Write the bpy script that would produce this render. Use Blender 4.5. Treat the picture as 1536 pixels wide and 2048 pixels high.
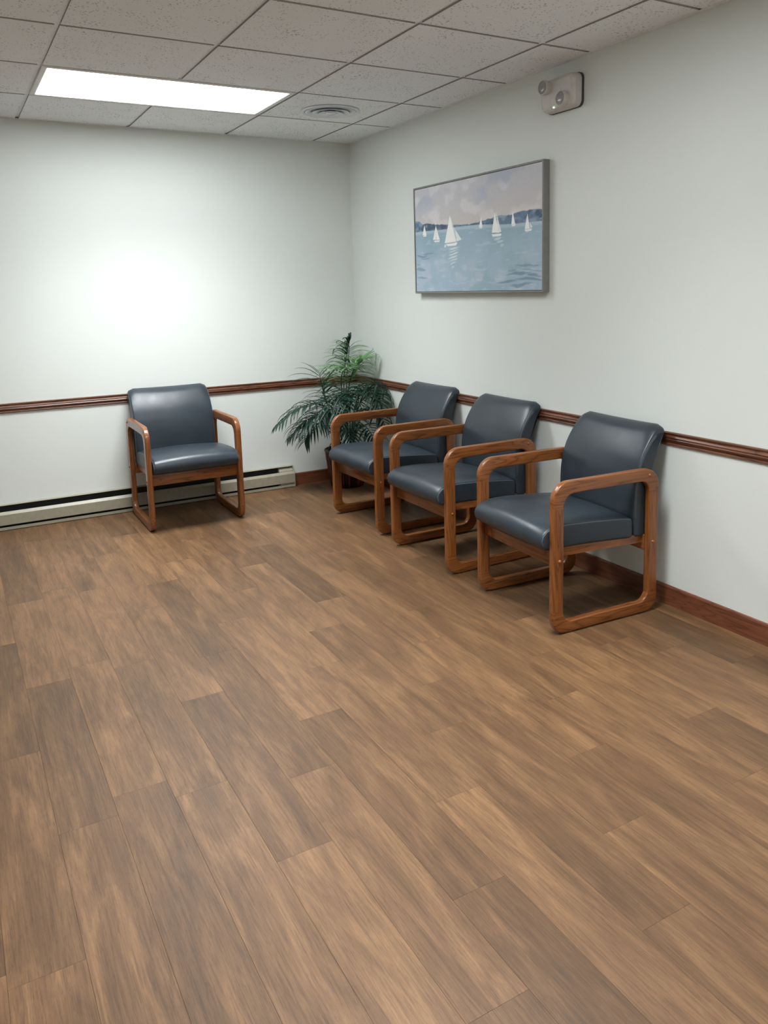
import bpy, bmesh, math, random
import numpy as np
from mathutils import Vector, Matrix

for o in list(bpy.data.objects):
    bpy.data.objects.remove(o, do_unlink=True)
SC = bpy.context.scene
COL = SC.collection
R = random.Random(7)

# ------------------------------------------------------------------ camera, world, exposure
YAW, PITCH, ROLL = 0.5268, 0.16121, -0.02332
FPX = 1606.76
d = Vector((math.sin(YAW)*math.cos(PITCH), math.cos(YAW)*math.cos(PITCH), -math.sin(PITCH)))
r0 = Vector((math.cos(YAW), -math.sin(YAW), 0))
u0 = r0.cross(d)
r1 = math.cos(ROLL)*r0 + math.sin(ROLL)*u0
u1 = -math.sin(ROLL)*r0 + math.cos(ROLL)*u0
cam = bpy.data.cameras.new('camera')
cam.sensor_fit = 'VERTICAL'
cam.sensor_height = 36.0
cam.lens = FPX*36.0/2048.0
cam.shift_x = (768-829.5)/2048.0
cam.shift_y = (836-1024)/2048.0
cam.clip_start = 0.05
camo = bpy.data.objects.new('camera', cam)
COL.objects.link(camo)
m = Matrix((r1, u1, -d)).transposed().to_4x4()
m.translation = Vector((-2.60176, -5.30621, 1.38241))
camo.matrix_world = m
SC.camera = camo

world = bpy.data.worlds.new('world')
SC.world = world
world.use_nodes = True
world.node_tree.nodes['Background'].inputs[0].default_value = (0.02, 0.02, 0.02, 1)
world.node_tree.nodes['Background'].inputs[1].default_value = 1.0
SC.view_settings.view_transform = 'Standard'
SC.view_settings.look = 'None'
SC.view_settings.gamma = 1.0
SC.view_settings.use_curve_mapping = False
SC.view_settings.exposure = 0.38
LAMP = 10.6                       # radiance of the troffer lenses seen at a slant
LAMP_W = 19.5                    # watts each prismatic lens throws downwards
LAMP_SPREAD = 108.0
LAMP_COL = (0.945, 0.985, 1.0)

ZC = 2.3896                      # ceiling height
X0, Y0 = -4.3, -7.0              # far ends of the room (behind and beside the camera)

# ------------------------------------------------------------------ helpers
def lin(c):
    return tuple((v/255/12.92 if v/255 <= 0.04045 else ((v/255+0.055)/1.055)**2.4) for v in c)

class NT:
    def __init__(s, name):
        s.m = bpy.data.materials.new(name); s.m.use_nodes = True
        s.t = s.m.node_tree; s.b = s.t.nodes['Principled BSDF']
    def n(s, typ, **kw):
        nd = s.t.nodes.new(typ)
        for k, v in kw.items():
            if k.startswith('i_'):
                key = k[2:]
                key = int(key) if key.isdigit() else key.replace('_', ' ')
                nd.inputs[key].default_value = v
            else: setattr(nd, k, v)
        return nd
    def l(s, a, b): s.t.links.new(a, b)
    def ramp(s, fac, stops, interp='LINEAR'):
        r = s.n('ShaderNodeValToRGB'); cr = r.color_ramp; cr.interpolation = interp
        while len(cr.elements) < len(stops): cr.elements.new(0.5)
        for e, (p, c) in zip(cr.elements, stops):
            e.position = p; e.color = (*c, 1) if len(c) == 3 else c
        s.l(fac, r.inputs[0]); return r.outputs[0]
    def mix(s, a, b, fac, blend='MIX'):
        nd = s.n('ShaderNodeMix', data_type='RGBA', blend_type=blend)
        for sock, v in ((nd.inputs[0], fac), (nd.inputs[6], a), (nd.inputs[7], b)):
            if hasattr(v, 'is_linked') or hasattr(v, 'links'): s.l(v, sock)
            else: sock.default_value = v if not isinstance(v, tuple) else (*v, 1)
        return nd.outputs[2]
    def noise(s, vec, scale, detail=4, rough=0.5, dist=0.0):
        nd = s.n('ShaderNodeTexNoise', i_Scale=scale, i_Detail=detail, i_Roughness=rough, i_Distortion=dist)
        if vec is not None: s.l(vec, nd.inputs['Vector'])
        return nd.outputs[0]
    def mapping(s, vec, scale=(1, 1, 1), loc=(0, 0, 0), rot=(0, 0, 0)):
        nd = s.n('ShaderNodeMapping'); nd.inputs['Scale'].default_value = scale
        nd.inputs['Location'].default_value = loc; nd.inputs['Rotation'].default_value = rot
        s.l(vec, nd.inputs['Vector']); return nd.outputs[0]
    def bump(s, h, strength=0.1, dist=0.01):
        nd = s.n('ShaderNodeBump', i_Strength=strength, i_Distance=dist)
        s.l(h, nd.inputs['Height']); s.l(nd.outputs[0], s.b.inputs['Normal'])
    def set(s, col=None, rough=None, metal=None, spec=None):
        if col is not None:
            if isinstance(col, tuple): s.b.inputs['Base Color'].default_value = (*col, 1)
            else: s.l(col, s.b.inputs['Base Color'])
        if rough is not None: s.b.inputs['Roughness'].default_value = rough
        if metal is not None: s.b.inputs['Metallic'].default_value = metal
        if spec is not None: s.b.inputs['Specular IOR Level'].default_value = spec
        return s

def obj_coord(M): return M.n('ShaderNodeTexCoord').outputs['Object']
def shifted(M, vec, amt=31.0):
    oi = M.n('ShaderNodeObjectInfo')
    mul = M.n('ShaderNodeVectorMath', operation='SCALE'); mul.inputs[0].default_value = (1.0, 0.73, 0.41)
    sc = M.n('ShaderNodeMath', operation='MULTIPLY', i_1=amt); M.l(oi.outputs['Random'], sc.inputs[0])
    M.l(sc.outputs[0], mul.inputs['Scale'])
    add = M.n('ShaderNodeVectorMath', operation='ADD'); M.l(vec, add.inputs[0]); M.l(mul.outputs[0], add.inputs[1])
    return add.outputs[0], oi.outputs['Random']

def plain(name, col, rough=0.5, metal=0.0, spec=0.5, noise_amt=0.06, nscale=40):
    M = NT(name); c = obj_coord(M)
    n = M.noise(c, nscale, 3)
    a = tuple(v*(1-noise_amt) for v in col); b = tuple(min(1, v*(1+noise_amt)) for v in col)
    M.set(M.ramp(n, [(0.3, a), (0.7, b)]), rough, metal, spec)
    return M.m

# ------------------------------------------------------------------ materials
def mat_wall():
    M = NT('wall_paint'); c = obj_coord(M)
    n = M.noise(c, 1.3, 3); n2 = M.noise(c, 260, 3)
    M.set(M.ramp(n, [(0.3, (0.715, 0.75, 0.72)), (0.7, (0.74, 0.775, 0.745))]), 0.55, 0, 0.35)
    M.bump(n2, 0.08, 0.002)
    return M.m
def mat_floor():
    M = NT('vinyl_plank')
    pos = M.n('ShaderNodeNewGeometry').outputs['Position']
    v, rnd = shifted(M, pos, 47.0)
    g1 = M.noise(M.mapping(v, (230, 9.0, 1)), 1.0, 6, 0.65, 0.6)       # fine grain along the plank
    g2 = M.noise(M.mapping(v, (13, 2.2, 1)), 1.0, 6, 0.62, 0.9)       # mottled patches
    g3 = M.noise(M.mapping(v, (24, 1.0, 1)), 1.0, 3, 0.5, 1.5)       # streaks
    tick = M.noise(M.mapping(v, (420, 48, 1)), 1.0, 3, 0.6, 0.5)
    base = M.ramp(g2, [(0.25, lin((91, 66, 44))), (0.5, lin((115, 85, 58))), (0.75, lin((143, 108, 75)))])
    base = M.mix(base, M.ramp(g1, [(0.3, (0.45, 0.42, 0.40)), (0.52, (1, 1, 1)), (0.75, (1.3, 1.28, 1.25))]), 0.65, 'MULTIPLY')
    base = M.mix(base, M.ramp(g3, [(0.3, (0.62, 0.60, 0.58)), (0.55, (1, 1, 1)), (0.8, (1.15, 1.13, 1.1))]), 0.55, 'MULTIPLY')
    base = M.mix(base, M.ramp(tick, [(0.30, (0.5, 0.46, 0.43)), (0.42, (1, 1, 1)), (0.62, (1, 1, 1)), (0.75, (1.3, 1.27, 1.2))]), 0.45, 'MULTIPLY')
    base = M.mix(base, M.ramp(rnd, [(0.0, (0.70, 0.69, 0.68)), (0.5, (0.94, 0.94, 0.94)), (1.0, (1.14, 1.13, 1.12))]), 1.0, 'MULTIPLY')
    M.set(base, 0.46, 0, 0.4)
    M.bump(g1, 0.10, 0.002)
    return M.m
def mat_tile():
    M = NT('acoustic_tile'); c = obj_coord(M)
    v, rnd = shifted(M, c, 13.0)
    vo = M.n('ShaderNodeTexVoronoi', i_Scale=70.0, i_Randomness=1.0); M.l(v, vo.inputs['Vector'])
    big = M.noise(v, 9, 2)
    th = M.n('ShaderNodeMath', operation='MULTIPLY_ADD', i_1=-0.6, i_2=0.47); M.l(big, th.inputs[0])
    sub = M.n('ShaderNodeMath', operation='SUBTRACT'); M.l(vo.outputs['Distance'], sub.inputs[0]); M.l(th.outputs[0], sub.inputs[1])
    pit = M.ramp(sub.outputs[0], [(0.0, (0.30, 0.30, 0.30)), (0.06, (1, 1, 1))])
    base = M.mix((0.85, 0.87, 0.89), pit, 0.6, 'MULTIPLY')
    M.set(base, 0.85, 0, 0.2)
    M.bump(pit, 0.25, 0.003)
    return M.m
def mat_wood(name, dark, mid, light, axis, rough=0.28, fine=1.0, figure=5.0):
    """axis: object axis the grain runs along."""
    M = NT(name); c = obj_coord(M)
    v, rnd = shifted(M, c, 9.0)
    lo, hi = 3.0*fine, 90.0*fine
    s = {'X': (lo, hi, hi), 'Y': (hi, lo, hi), 'Z': (hi, hi, lo)}[axis]
    s2 = {'X': (1.6, figure*4, figure*4), 'Y': (figure*4, 1.6, figure*4), 'Z': (figure*4, figure*4, 1.6)}[axis]
    g = M.noise(M.mapping(v, s), 1.0, 5, 0.6, 0.4)
    warp = M.noise(M.mapping(v, s2), 1.0, 2, 0.4, 0.9)
    wv = M.n('ShaderNodeMath', operation='MULTIPLY', i_1=9.0); M.l(warp, wv.inputs[0])
    fr = M.n('ShaderNodeMath', operation='FRACT'); M.l(wv.outputs[0], fr.inputs[0])
    ring = M.ramp(fr.outputs[0], [(0.0, mid), (0.45, light), (0.8, mid), (0.95, dark), (1.0, mid)])
    gr = M.ramp(g, [(0.30, (0.55, 0.50, 0.45)), (0.5, (1, 1, 1)), (0.75, (1.15, 1.12, 1.08))])
    M.set(M.mix(ring, gr, 0.65, 'MULTIPLY'), rough, 0, 0.5)
    M.b.inputs['Coat Weight'].default_value = 0.25
    M.b.inputs['Coat Roughness'].default_value = 0.15
    M.bump(g, 0.05, 0.002)
    return M.m
def mat_leather():
    M = NT('blue_vinyl'); c = obj_coord(M)
    n = M.noise(c, 7, 3); f = M.n('ShaderNodeTexVoronoi', i_Scale=420.0); M.l(c, f.inputs['Vector'])
    M.set(M.ramp(n, [(0.3, lin((39, 48, 56))), (0.7, lin((45, 54, 62)))]), 0.36, 0, 0.5)
    rr = M.ramp(M.noise(c, 14, 3), [(0.3, (0.33,)*3), (0.7, (0.42,)*3)]); M.l(rr, M.b.inputs['Roughness'])
    nb = M.n('ShaderNodeMath', operation='MULTIPLY_ADD', i_1=0.12); M.l(f.outputs['Distance'], nb.inputs[0]); M.l(M.noise(c, 26, 2), nb.inputs[2])
    M.bump(nb.outputs[0], 0.10, 0.004)
    return M.m
def mat_leaf(name, a, b):
    M = NT(name); c = obj_coord(M)
    M.set(M.ramp(M.noise(c, 30, 3), [(0.3, a), (0.7, b)]), 0.42, 0, 0.45)
    tr = M.n('ShaderNodeBsdfTranslucent'); tr.inputs[0].default_value = (b[0]*1.6, b[1]*1.7, b[2]*1.3, 1)
    mx = M.n('ShaderNodeMixShader', i_0=0.25)
    out = M.t.nodes['Material Output']
    M.l(M.b.outputs[0], mx.inputs[1]); M.l(tr.outputs[0], mx.inputs[2]); M.l(mx.outputs[0], out.inputs[0])
    return M.m
def mat_emit(name, col, strength, streak=False):
    M = NT(name); M.t.nodes.remove(M.b)
    e = M.n('ShaderNodeEmission', i_Strength=strength); e.inputs[0].default_value = (*col, 1)
    if streak:                     # the three tubes show through the prismatic lens
        c = M.n('ShaderNodeTexCoord').outputs['Object']
        sx = M.n('ShaderNodeSeparateXYZ'); M.l(c, sx.inputs[0])
        a = M.n('ShaderNodeMath', operation='MULTIPLY', i_1=2*math.pi/0.185); M.l(sx.outputs['Y'], a.inputs[0])
        co = M.n('ShaderNodeMath', operation='COSINE'); M.l(a.outputs[0], co.inputs[0])
        st = M.n('ShaderNodeMath', operation='MULTIPLY_ADD', i_1=0.35*strength, i_2=strength); M.l(co.outputs[0], st.inputs[0])
        M.l(st.outputs[0], e.inputs[1])
    M.l(e.outputs[0], M.t.nodes['Material Output'].inputs[0])
    return M.m

OAK = (lin((90, 49, 20)), lin((125, 72, 34)), lin((140, 85, 42)))
WALNUT = (lin((58, 32, 22)), lin((96, 58, 40)), lin((118, 74, 52)))
MT = dict(
    wall=mat_wall(), floor=mat_floor(), tile=mat_tile(), leather=mat_leather(),
    oakx=mat_wood('oak_lengthwise', *OAK, 'X'), oakz=mat_wood('oak_upright', *OAK, 'Z'), oaky=mat_wood('oak_crosswise', *OAK, 'Y'),
    railx=mat_wood('walnut_x', *WALNUT, 'X', 0.35), raily=mat_wood('walnut_y', *WALNUT, 'Y', 0.35),
    basex=mat_wood('baseboard_x', lin((88, 48, 32)), lin((112, 64, 44)), lin((122, 72, 50)), 'X', 0.4),
    basey=mat_wood('baseboard_y', lin((88, 48, 32)), lin((112, 64, 44)), lin((122, 72, 50)), 'Y', 0.4),
    tee=plain('grid_white', (0.78, 0.81, 0.84), 0.5),
    tilecore=plain('tile_edge', (0.36, 0.355, 0.35), 0.9),
    subfloor=plain('subfloor', (0.05, 0.035, 0.025), 0.8),
    plenum=plain('plenum_dark', (0.12, 0.12, 0.12), 0.9),
    whitemetal=plain('white_enamel', (0.75, 0.75, 0.74), 0.35),
    diffuser=plain('diffuser_enamel', (0.74, 0.78, 0.84), 0.25, 0.1),
    plastic=plain('ivory_plastic', (0.62, 0.60, 0.57), 0.45),
    lampglass=plain('lamp_lens', (0.30, 0.29, 0.29), 0.15),
    darkplastic=plain('dark_seam', (0.05, 0.05, 0.05), 0.5),
    frame=plain('grey_frame', lin((130, 129, 128)), 0.5, 0.1),
    heater=plain('beige_enamel', lin((156, 150, 132)), 0.4),
    black=plain('shade_black', (0.012, 0.012, 0.012), 0.7),
    fins=plain('heater_fins', (0.06, 0.065, 0.07), 0.4, 0.6),
    brass=plain('oak_plug', lin((150, 92, 48)), 0.25),
    glide=plain('glide_black', (0.02, 0.02, 0.02), 0.5),
    thread=plain('seam_thread', lin((92, 104, 114)), 0.6),
    leaf=mat_leaf('palm_dark', lin((18, 42, 34)), lin((38, 70, 56))),
    leaf_lit=mat_leaf('palm_lit', lin((96, 136, 96)), lin((132, 170, 124))),  # paler copy of the leaf green, light on the upper fronds painted in
    stem=plain('palm_stem', lin((44, 56, 40)), 0.5),
    pot=plain('pot_twigs', lin((96, 40, 38)), 0.35, nscale=90, noise_amt=0.5),
    pot2=plain('pot_twigs_dark', lin((34, 18, 18)), 0.4, nscale=90, noise_amt=0.4),
    soil=plain('soil', (0.02, 0.016, 0.012), 0.9),
    lens=mat_emit('troffer_lens', LAMP_COL, LAMP, True),
    led=mat_emit('green_led', (0.45, 1.0, 0.7), 2.2),
)

def link(name, me, mats, parent=None):
    o = bpy.data.objects.new(name, me); COL.objects.link(o)
    if not isinstance(mats, (list, tuple)): mats = [mats]
    if me is not None and len(me.materials) == 0:
        for k in mats: me.materials.append(MT[k])
    if parent is not None: o.parent = parent
    return o
def empty(name, loc=(0, 0, 0), rz=0.0):
    o = bpy.data.objects.new(name, None); COL.objects.link(o)
    o.empty_display_size = 0.1; o.location = loc; o.rotation_euler = (0, 0, rz); return o
def tag(o, label=None, cat=None, group=None, kind=None):
    if label: o['label'] = label
    if cat: o['category'] = cat
    if group: o['group'] = group
    if kind: o['kind'] = kind
    return o
def mesh_of(name, verts, faces, smooth=False):
    me = bpy.data.meshes.new(name); me.from_pydata([tuple(v) for v in verts], [], faces); me.update()
    bm = bmesh.new(); bm.from_mesh(me); bmesh.ops.recalc_face_normals(bm, faces=bm.faces); bm.to_mesh(me); bm.free()
    if smooth:
        me.polygons.foreach_set('use_smooth', [True]*len(me.polygons))
    return me
def box_mesh(name, a, b, bev=0.0, seg=1):
    bm = bmesh.new(); bmesh.ops.create_cube(bm, size=1.0)
    for v in bm.verts:
        for i in range(3): v.co[i] = a[i] + (v.co[i]+0.5)*(b[i]-a[i])
    if bev > 0:
        bmesh.ops.bevel(bm, geom=bm.edges[:], offset=bev, segments=seg, affect='EDGES', profile=0.5)
    me = bpy.data.meshes.new(name); bm.to_mesh(me); bm.free()
    if bev > 0 and seg > 1: me.polygons.foreach_set('use_smooth', [True]*len(me.polygons))
    return me
def box(name, a, b, mat, parent=None, bev=0.0, seg=1):
    a2 = [min(x, y) for x, y in zip(a, b)]; b2 = [max(x, y) for x, y in zip(a, b)]
    return link(name, box_mesh(name, a2, b2, bev, seg), mat, parent)
def extrude_profile(name, prof, fn, t0, t1, mat, parent=None, smooth=False, steps=1):
    """prof: closed list of 2-D points; fn(p, t) -> 3-D point."""
    n = len(prof); vs = []; fs = []
    for k in range(steps+1):
        t = t0 + (t1-t0)*k/steps
        vs += [fn(p, t) for p in prof]
    for k in range(steps):
        for i in range(n):
            j = (i+1) % n
            fs.append((k*n+i, k*n+j, (k+1)*n+j, (k+1)*n+i))
    fs.append(tuple(range(n))); fs.append(tuple(range(steps*n, steps*n+n)))
    return link(name, mesh_of(name, vs, fs, smooth), mat, parent)
def tube(pts, rad, sides=8, closed=False):
    """verts, faces of a tube along pts; rad number or list."""
    pts = [Vector(p) for p in pts]; n = len(pts); vs = []; fs = []
    rads = rad if isinstance(rad, (list, tuple)) else [rad]*n
    prev = None
    for i, p in enumerate(pts):
        if closed: tg = (pts[(i+1) % n]-pts[i-1]).normalized()
        else: tg = (pts[min(i+1, n-1)]-pts[max(i-1, 0)]).normalized()
        if prev is None:
            a = Vector((0, 0, 1)) if abs(tg.z) < 0.9 else Vector((1, 0, 0))
            nrm = tg.cross(a).normalized()
        else:
            nrm = (prev - tg*prev.dot(tg)).normalized()
        prev = nrm; bn = tg.cross(nrm)
        for k in range(sides):
            an = 2*math.pi*k/sides
            vs.append(p + rads[i]*(math.cos(an)*nrm + math.sin(an)*bn))
    rng = n if closed else n-1
    for i in range(rng):
        for k in range(sides):
            k2 = (k+1) % sides; i2 = (i+1) % n
            fs.append((i*sides+k, i*sides+k2, i2*sides+k2, i2*sides+k))
    if not closed:
        fs.append(tuple(range(sides))); fs.append(tuple(range((n-1)*sides, n*sides)))
    return vs, fs
def lathe(name, prof, mat, parent=None, seg=48, center=(0, 0), smooth=True):
    vs = []; fs = []; n = len(prof)
    for k in range(seg):
        a = 2*math.pi*k/seg
        for r, z in prof: vs.append((center[0]+r*math.cos(a), center[1]+r*math.sin(a), z))
    for k in range(seg):
        k2 = (k+1) % seg
        for i in range(n-1): fs.append((k*n+i, k*n+i+1, k2*n+i+1, k2*n+i))
    return link(name, mesh_of(name, vs, fs, smooth), mat, parent)

# ------------------------------------------------------------------ floor: planks 0.149 x 0.912 m along y
floor = box('floor', (X0-0.1, Y0-0.1, -0.06), (0.1, 0.1, -0.006), 'subfloor')
tag(floor, kind='structure')
PW, PL = 0.149, 0.912
BUTT = {(-0.685, 0): -1.853, (-0.834, 0): -3.064, (-0.983, 0): -1.524, (-1.132, 0): -1.816, (-1.281, 0): -1.205,
        (-1.430, 0): -2.392, (-1.579, 0): -2.695, (-1.728, 0): -1.19, (-1.877, 0): -2.378, (-2.026, 0): -2.682}
known = {round(k[0], 3): v for k, v in BUTT.items()}
xe = -0.685 + PW*5
k = 0
plank_cache = {}
while xe - PW > X0 - 0.02:
    xr, xl = xe, xe-PW
    xe -= PW
    off = known.get(round(xl, 3), -R.choice((0.3, 0.6, 0.9))*0.9 - R.random()*0.35)
    # planks between butts
    y = off
    while y < 0: y += PL
    while y > Y0:
        ya, yb = min(y, 0.0), max(y-PL, Y0); y -= PL
        xa, xb = min(xr, 0.0), max(xl, X0)
        if ya-yb < 0.02 or xa-xb < 0.02: continue
        key = (round(xa-xb, 3), round(ya-yb, 3))
        if key not in plank_cache:
            w2, l2 = (xa-xb)/2-0.0001, (ya-yb)/2-0.0001
            plank_cache[key] = box_mesh('plank', (-w2, -l2, -0.006), (w2, l2, 0.0), 0.0004)
        o = link('plank', plank_cache[key], 'floor', floor)
        o.location = ((xa+xb)/2, (ya+yb)/2, 0.0)

# ------------------------------------------------------------------ walls
def wall(name, a, b): return tag(box(name, a, b, 'wall'), kind='structure')
wall('wall_left', (X0-0.1, 0, -0.06), (0.1, 0.1, ZC+0.15))
wall('wall_right', (0, Y0-0.1, -0.06), (0.1, 0.0, ZC+0.15))
wall('wall_near', (X0-0.1, Y0-0.1, -0.06), (0.0, Y0, ZC+0.15))
wall('wall_outer', (X0-0.1, Y0, -0.06), (X0, 0.0, ZC+0.15))

# ------------------------------------------------------------------ ceiling: grid, tiles
ceiling = tag(box('ceiling', (X0-0.1, Y0-0.1, ZC+0.15), (0.1, 0.1, ZC+0.2), 'plenum'), kind='structure')
T = 0.6096
gx = [0.0]; x = -0.2831
while x > X0+0.05: gx.append(x); x -= T
gx.append(X0)
gy = [0.0]; y = -0.6393
while y > Y0+0.05: gy.append(y); y -= T
gy.append(Y0)
LIGHTS = [(2, 1), (2, 5), (2, 9)]        # (x cell, y cell) of the first of two cells along x
skip = set()
for cx, cy in LIGHTS: skip |= {(cx, cy), (cx+1, cy)}
tile_cache = {}
TEE = 0.0188
for i in range(len(gx)-1):
    for j in range(len(gy)-1):
        if (i, j) in skip: continue
        xa, xb, ya, yb = gx[i], gx[i+1], gy[j], gy[j+1]
        w2, l2 = (xa-xb)/2-0.0095, (ya-yb)/2-0.0095
        key = (round(w2, 3), round(l2, 3))
        if key not in tile_cache:
            me = box_mesh('tile', (-w2, -l2, 0.0), (w2, l2, 0.015), 0.0008)
            me.materials.append(MT['tile']); me.materials.append(MT['tilecore'])
            for pg in me.polygons:
                if abs(pg.normal.z) < 0.3: pg.material_index = 1        # raw mineral-fibre edge
            tile_cache[key] = me
        o = link('tile', tile_cache[key], 'tile', ceiling)
        o.location = ((xa+xb)/2, (ya+yb)/2, ZC-0.001)
for i, xv in enumerate(gx[1:-1], 1):
    for j in range(len(gy)-1):
        if any(i == cx+1 and j == cy for cx, cy in LIGHTS): continue
        box('grid_bar', (xv-TEE/2, gy[j+1], ZC+0.006), (xv+TEE/2, gy[j], ZC+0.03), 'tee', ceiling)
for yv in gy[1:-1]:
    for i in range(len(gx)-1):
        box('grid_bar', (gx[i+1]+TEE/2, yv-TEE/2, ZC+0.006), (gx[i]-TEE/2, yv+TEE/2, ZC+0.03), 'tee', ceiling)
# wall angle
A = 0.022
box('wall_angle', (X0, -A, ZC-0.003), (0, 0, ZC-0.0012), 'tee', ceiling)
box('wall_angle', (-A, Y0, ZC-0.003), (0, -A, ZC-0.0012), 'tee', ceiling)
box('wall_angle', (X0, Y0, ZC-0.003), (X0+A, -A, ZC-0.0012), 'tee', ceiling)
box('wall_angle', (X0+A, Y0, ZC-0.003), (-A, Y0+A, ZC-0.0012), 'tee', ceiling)

# ------------------------------------------------------------------ recessed lights
def troffer(cx, cy, label, group='recessed ceiling lights'):
    xa, xb, ya, yb = gx[cx]-0.008, gx[cx+2]+0.008, gy[cy]-0.008, gy[cy+1]+0.008
    X, Y = (xa+xb)/2, (ya+yb)/2
    w, l = (xa-xb)/2, (ya-yb)/2
    t = empty('ceiling_light', (X, Y, ZC)); tag(t, label, 'ceiling light', group)
    fw = 0.026
    for a, b in (((-w, l-fw, -0.004), (w, l, 0.012)), ((-w, -l, -0.004), (w, -l+fw, 0.012)),
                 ((-w, -l+fw, -0.004), (-w+fw, l-fw, 0.012)), ((w-fw, -l+fw, -0.004), (w, l-fw, 0.012))):
        box('lens_frame', a, b, 'whitemetal', t, 0.003, 2)
    box('lens', (-w+fw-0.003, -l+fw-0.003, 0.004), (w-fw+0.003, l-fw+0.003, 0.008), 'lens', t)
    la = bpy.data.lights.new('troffer_tubes', 'AREA'); la.shape = 'RECTANGLE'; la.size = 2*(w-fw); la.size_y = 2*(l-fw)
    la.energy = LAMP_W; la.color = LAMP_COL; la.spread = math.radians(LAMP_SPREAD)
    lo = bpy.data.objects.new('tubes', la); COL.objects.link(lo); lo.parent = t; lo.location = (0, 0, 0.002)
    box('housing', (-w+0.01, -l+0.01, 0.0125), (w-0.01, l-0.01, 0.10), 'whitemetal', t)
    return t
troffer(*LIGHTS[0], 'bright recessed fluorescent ceiling light, right beside the round vent')
troffer(*LIGHTS[1], 'recessed fluorescent ceiling light, second in line from the round vent')
troffer(*LIGHTS[2], 'recessed fluorescent ceiling light, third in line from the round vent')

# ------------------------------------------------------------------ round ceiling diffuser
dz = empty('ceiling_vent', (-0.563, -0.925, ZC-0.001))
tag(dz, 'round silvery ceiling air diffuser set in a speckled tile', 'vent')
lathe('outer_ring', [(0.150, 0.0), (0.166, -0.001), (0.168, -0.004), (0.163, -0.008), (0.152, -0.010), (0.147, -0.008), (0.146, 0.0), (0.150, 0.0)], 'diffuser', dz)
for r, z in ((0.146, -0.010), (0.108, -0.014), (0.070, -0.018)):
    lathe('cone_ring', [(r, z), (r-0.003, z-0.001), (r-0.044, z+0.006), (r-0.043, z+0.008), (r, z)], 'diffuser', dz)
lathe('center_cap', [(0.0005, -0.021), (0.018, -0.020), (0.030, -0.016), (0.032, -0.008), (0.0005, -0.006)], 'diffuser', dz)
lathe('throat', [(0.0005, -0.0004), (0.148, -0.0004), (0.148, -0.0016), (0.0005, -0.0016)], 'diffuser', dz)

# ------------------------------------------------------------------ chair rails and baseboards
RZ0, RZ1 = 0.7003, 0.7579
RAIL = [(0, 0), (0.006, 0.0), (0.010, 0.004), (0.010, 0.008), (0.0075, 0.011), (0.0075, 0.014), (0.0125, 0.018), (0.0155, 0.024),
        (0.0155, 0.027), (0.0135, 0.030), (0.0155, 0.033), (0.0155, 0.036), (0.0125, 0.042), (0.0085, 0.045), (0.0085, 0.048), (0.0125, 0.051), (0.0125, 0.055), (0.009, 0.0576), (0, 0.0576)]
tag(extrude_profile('trim_1', RAIL, lambda p, t: (t, -p[0], RZ0+p[1]), X0, 0.0, 'railx'), kind='structure')
tag(extrude_profile('trim_2', RAIL, lambda p, t: (-p[0], t, RZ0+p[1]), Y0, 0.0, 'raily'), kind='structure')
BASE = [(0, 0), (0.011, 0), (0.011, 0.078), (0.008, 0.0845), (0.004, 0.0867), (0, 0.0867)]
HX1, HX0 = -0.545, -2.46
tag(extrude_profile('baseboard_left', BASE, lambda p, t: (t, -p[0], p[1]), HX1-0.01, 0.0, 'basex'), kind='structure')
tag(extrude_profile('baseboard_outer', BASE, lambda p, t: (t, -p[0], p[1]), X0, HX0, 'basex'), kind='structure')
tag(extrude_profile('baseboard_right', BASE, lambda p, t: (-p[0], t, p[1]), Y0, 0.0, 'basey'), kind='structure')

# ------------------------------------------------------------------ baseboard heater
ht = empty('baseboard_heater', ((HX0+HX1)/2, 0, 0))
tag(ht, 'beige metal baseboard heater along the floor below the chair rail', 'heater')
hx = (HX1-HX0)/2
def hprof(name, prof, a, b, mat): return extrude_profile(name, prof, lambda p, t: (t, -p[0], p[1]), a, b, mat, ht)
hprof('back_panel', [(0, 0.004), (0.004, 0.004), (0.004, 0.150), (0, 0.150)], -hx, hx, 'heater')
hprof('top_hood', [(0.004, 0.148), (0.026, 0.1465), (0.028, 0.1495), (0.004, 0.152)], -hx, hx, 'heater')
hprof('front_panel', [(0.038, 0.112), (0.041, 0.114), (0.056, 0.098), (0.056, 0.036), (0.050, 0.033), (0.050, 0.035), (0.054, 0.038), (0.054, 0.097)], -hx, hx, 'heater')
hprof('bottom_pan', [(0.004, 0.004), (0.052, 0.004), (0.052, 0.021), (0.049, 0.021), (0.049, 0.007), (0.004, 0.007)], -hx, hx, 'heater')
hprof('heating_fins', [(0.006, 0.040), (0.036, 0.040), (0.036, 0.106), (0.006, 0.106)], -hx+0.06, hx-0.11, 'fins')
hprof('slot_shade', [(0.0042, 0.010), (0.0052, 0.010), (0.0052, 0.1475), (0.0042, 0.1475)], -hx+0.004, hx-0.106, 'black')  # black sheet added to paint the shade inside the heater slot
hprof('end_plate', [(0.010, 0.024), (0.048, 0.024), (0.048, 0.034), (0.036, 0.118), (0.010, 0.142)], hx-0.105, hx-0.004, 'heater')
for s in (-1, 1):
    hprof('end_cap', [(0.0, 0.002), (0.056, 0.002), (0.058, 0.099), (0.044, 0.116), (0.030, 0.152), (0.0, 0.153)], s*hx-0.003, s*hx+0.003, 'heater')
v_, f_ = tube([(hx-0.2*0 - 0.02, -0.057, 0.012), (hx-0.095, -0.057, 0.012)], 0.0015, 6)
link('lower_lip', mesh_of('lower_lip', v_, f_), 'heater', ht)

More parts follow.
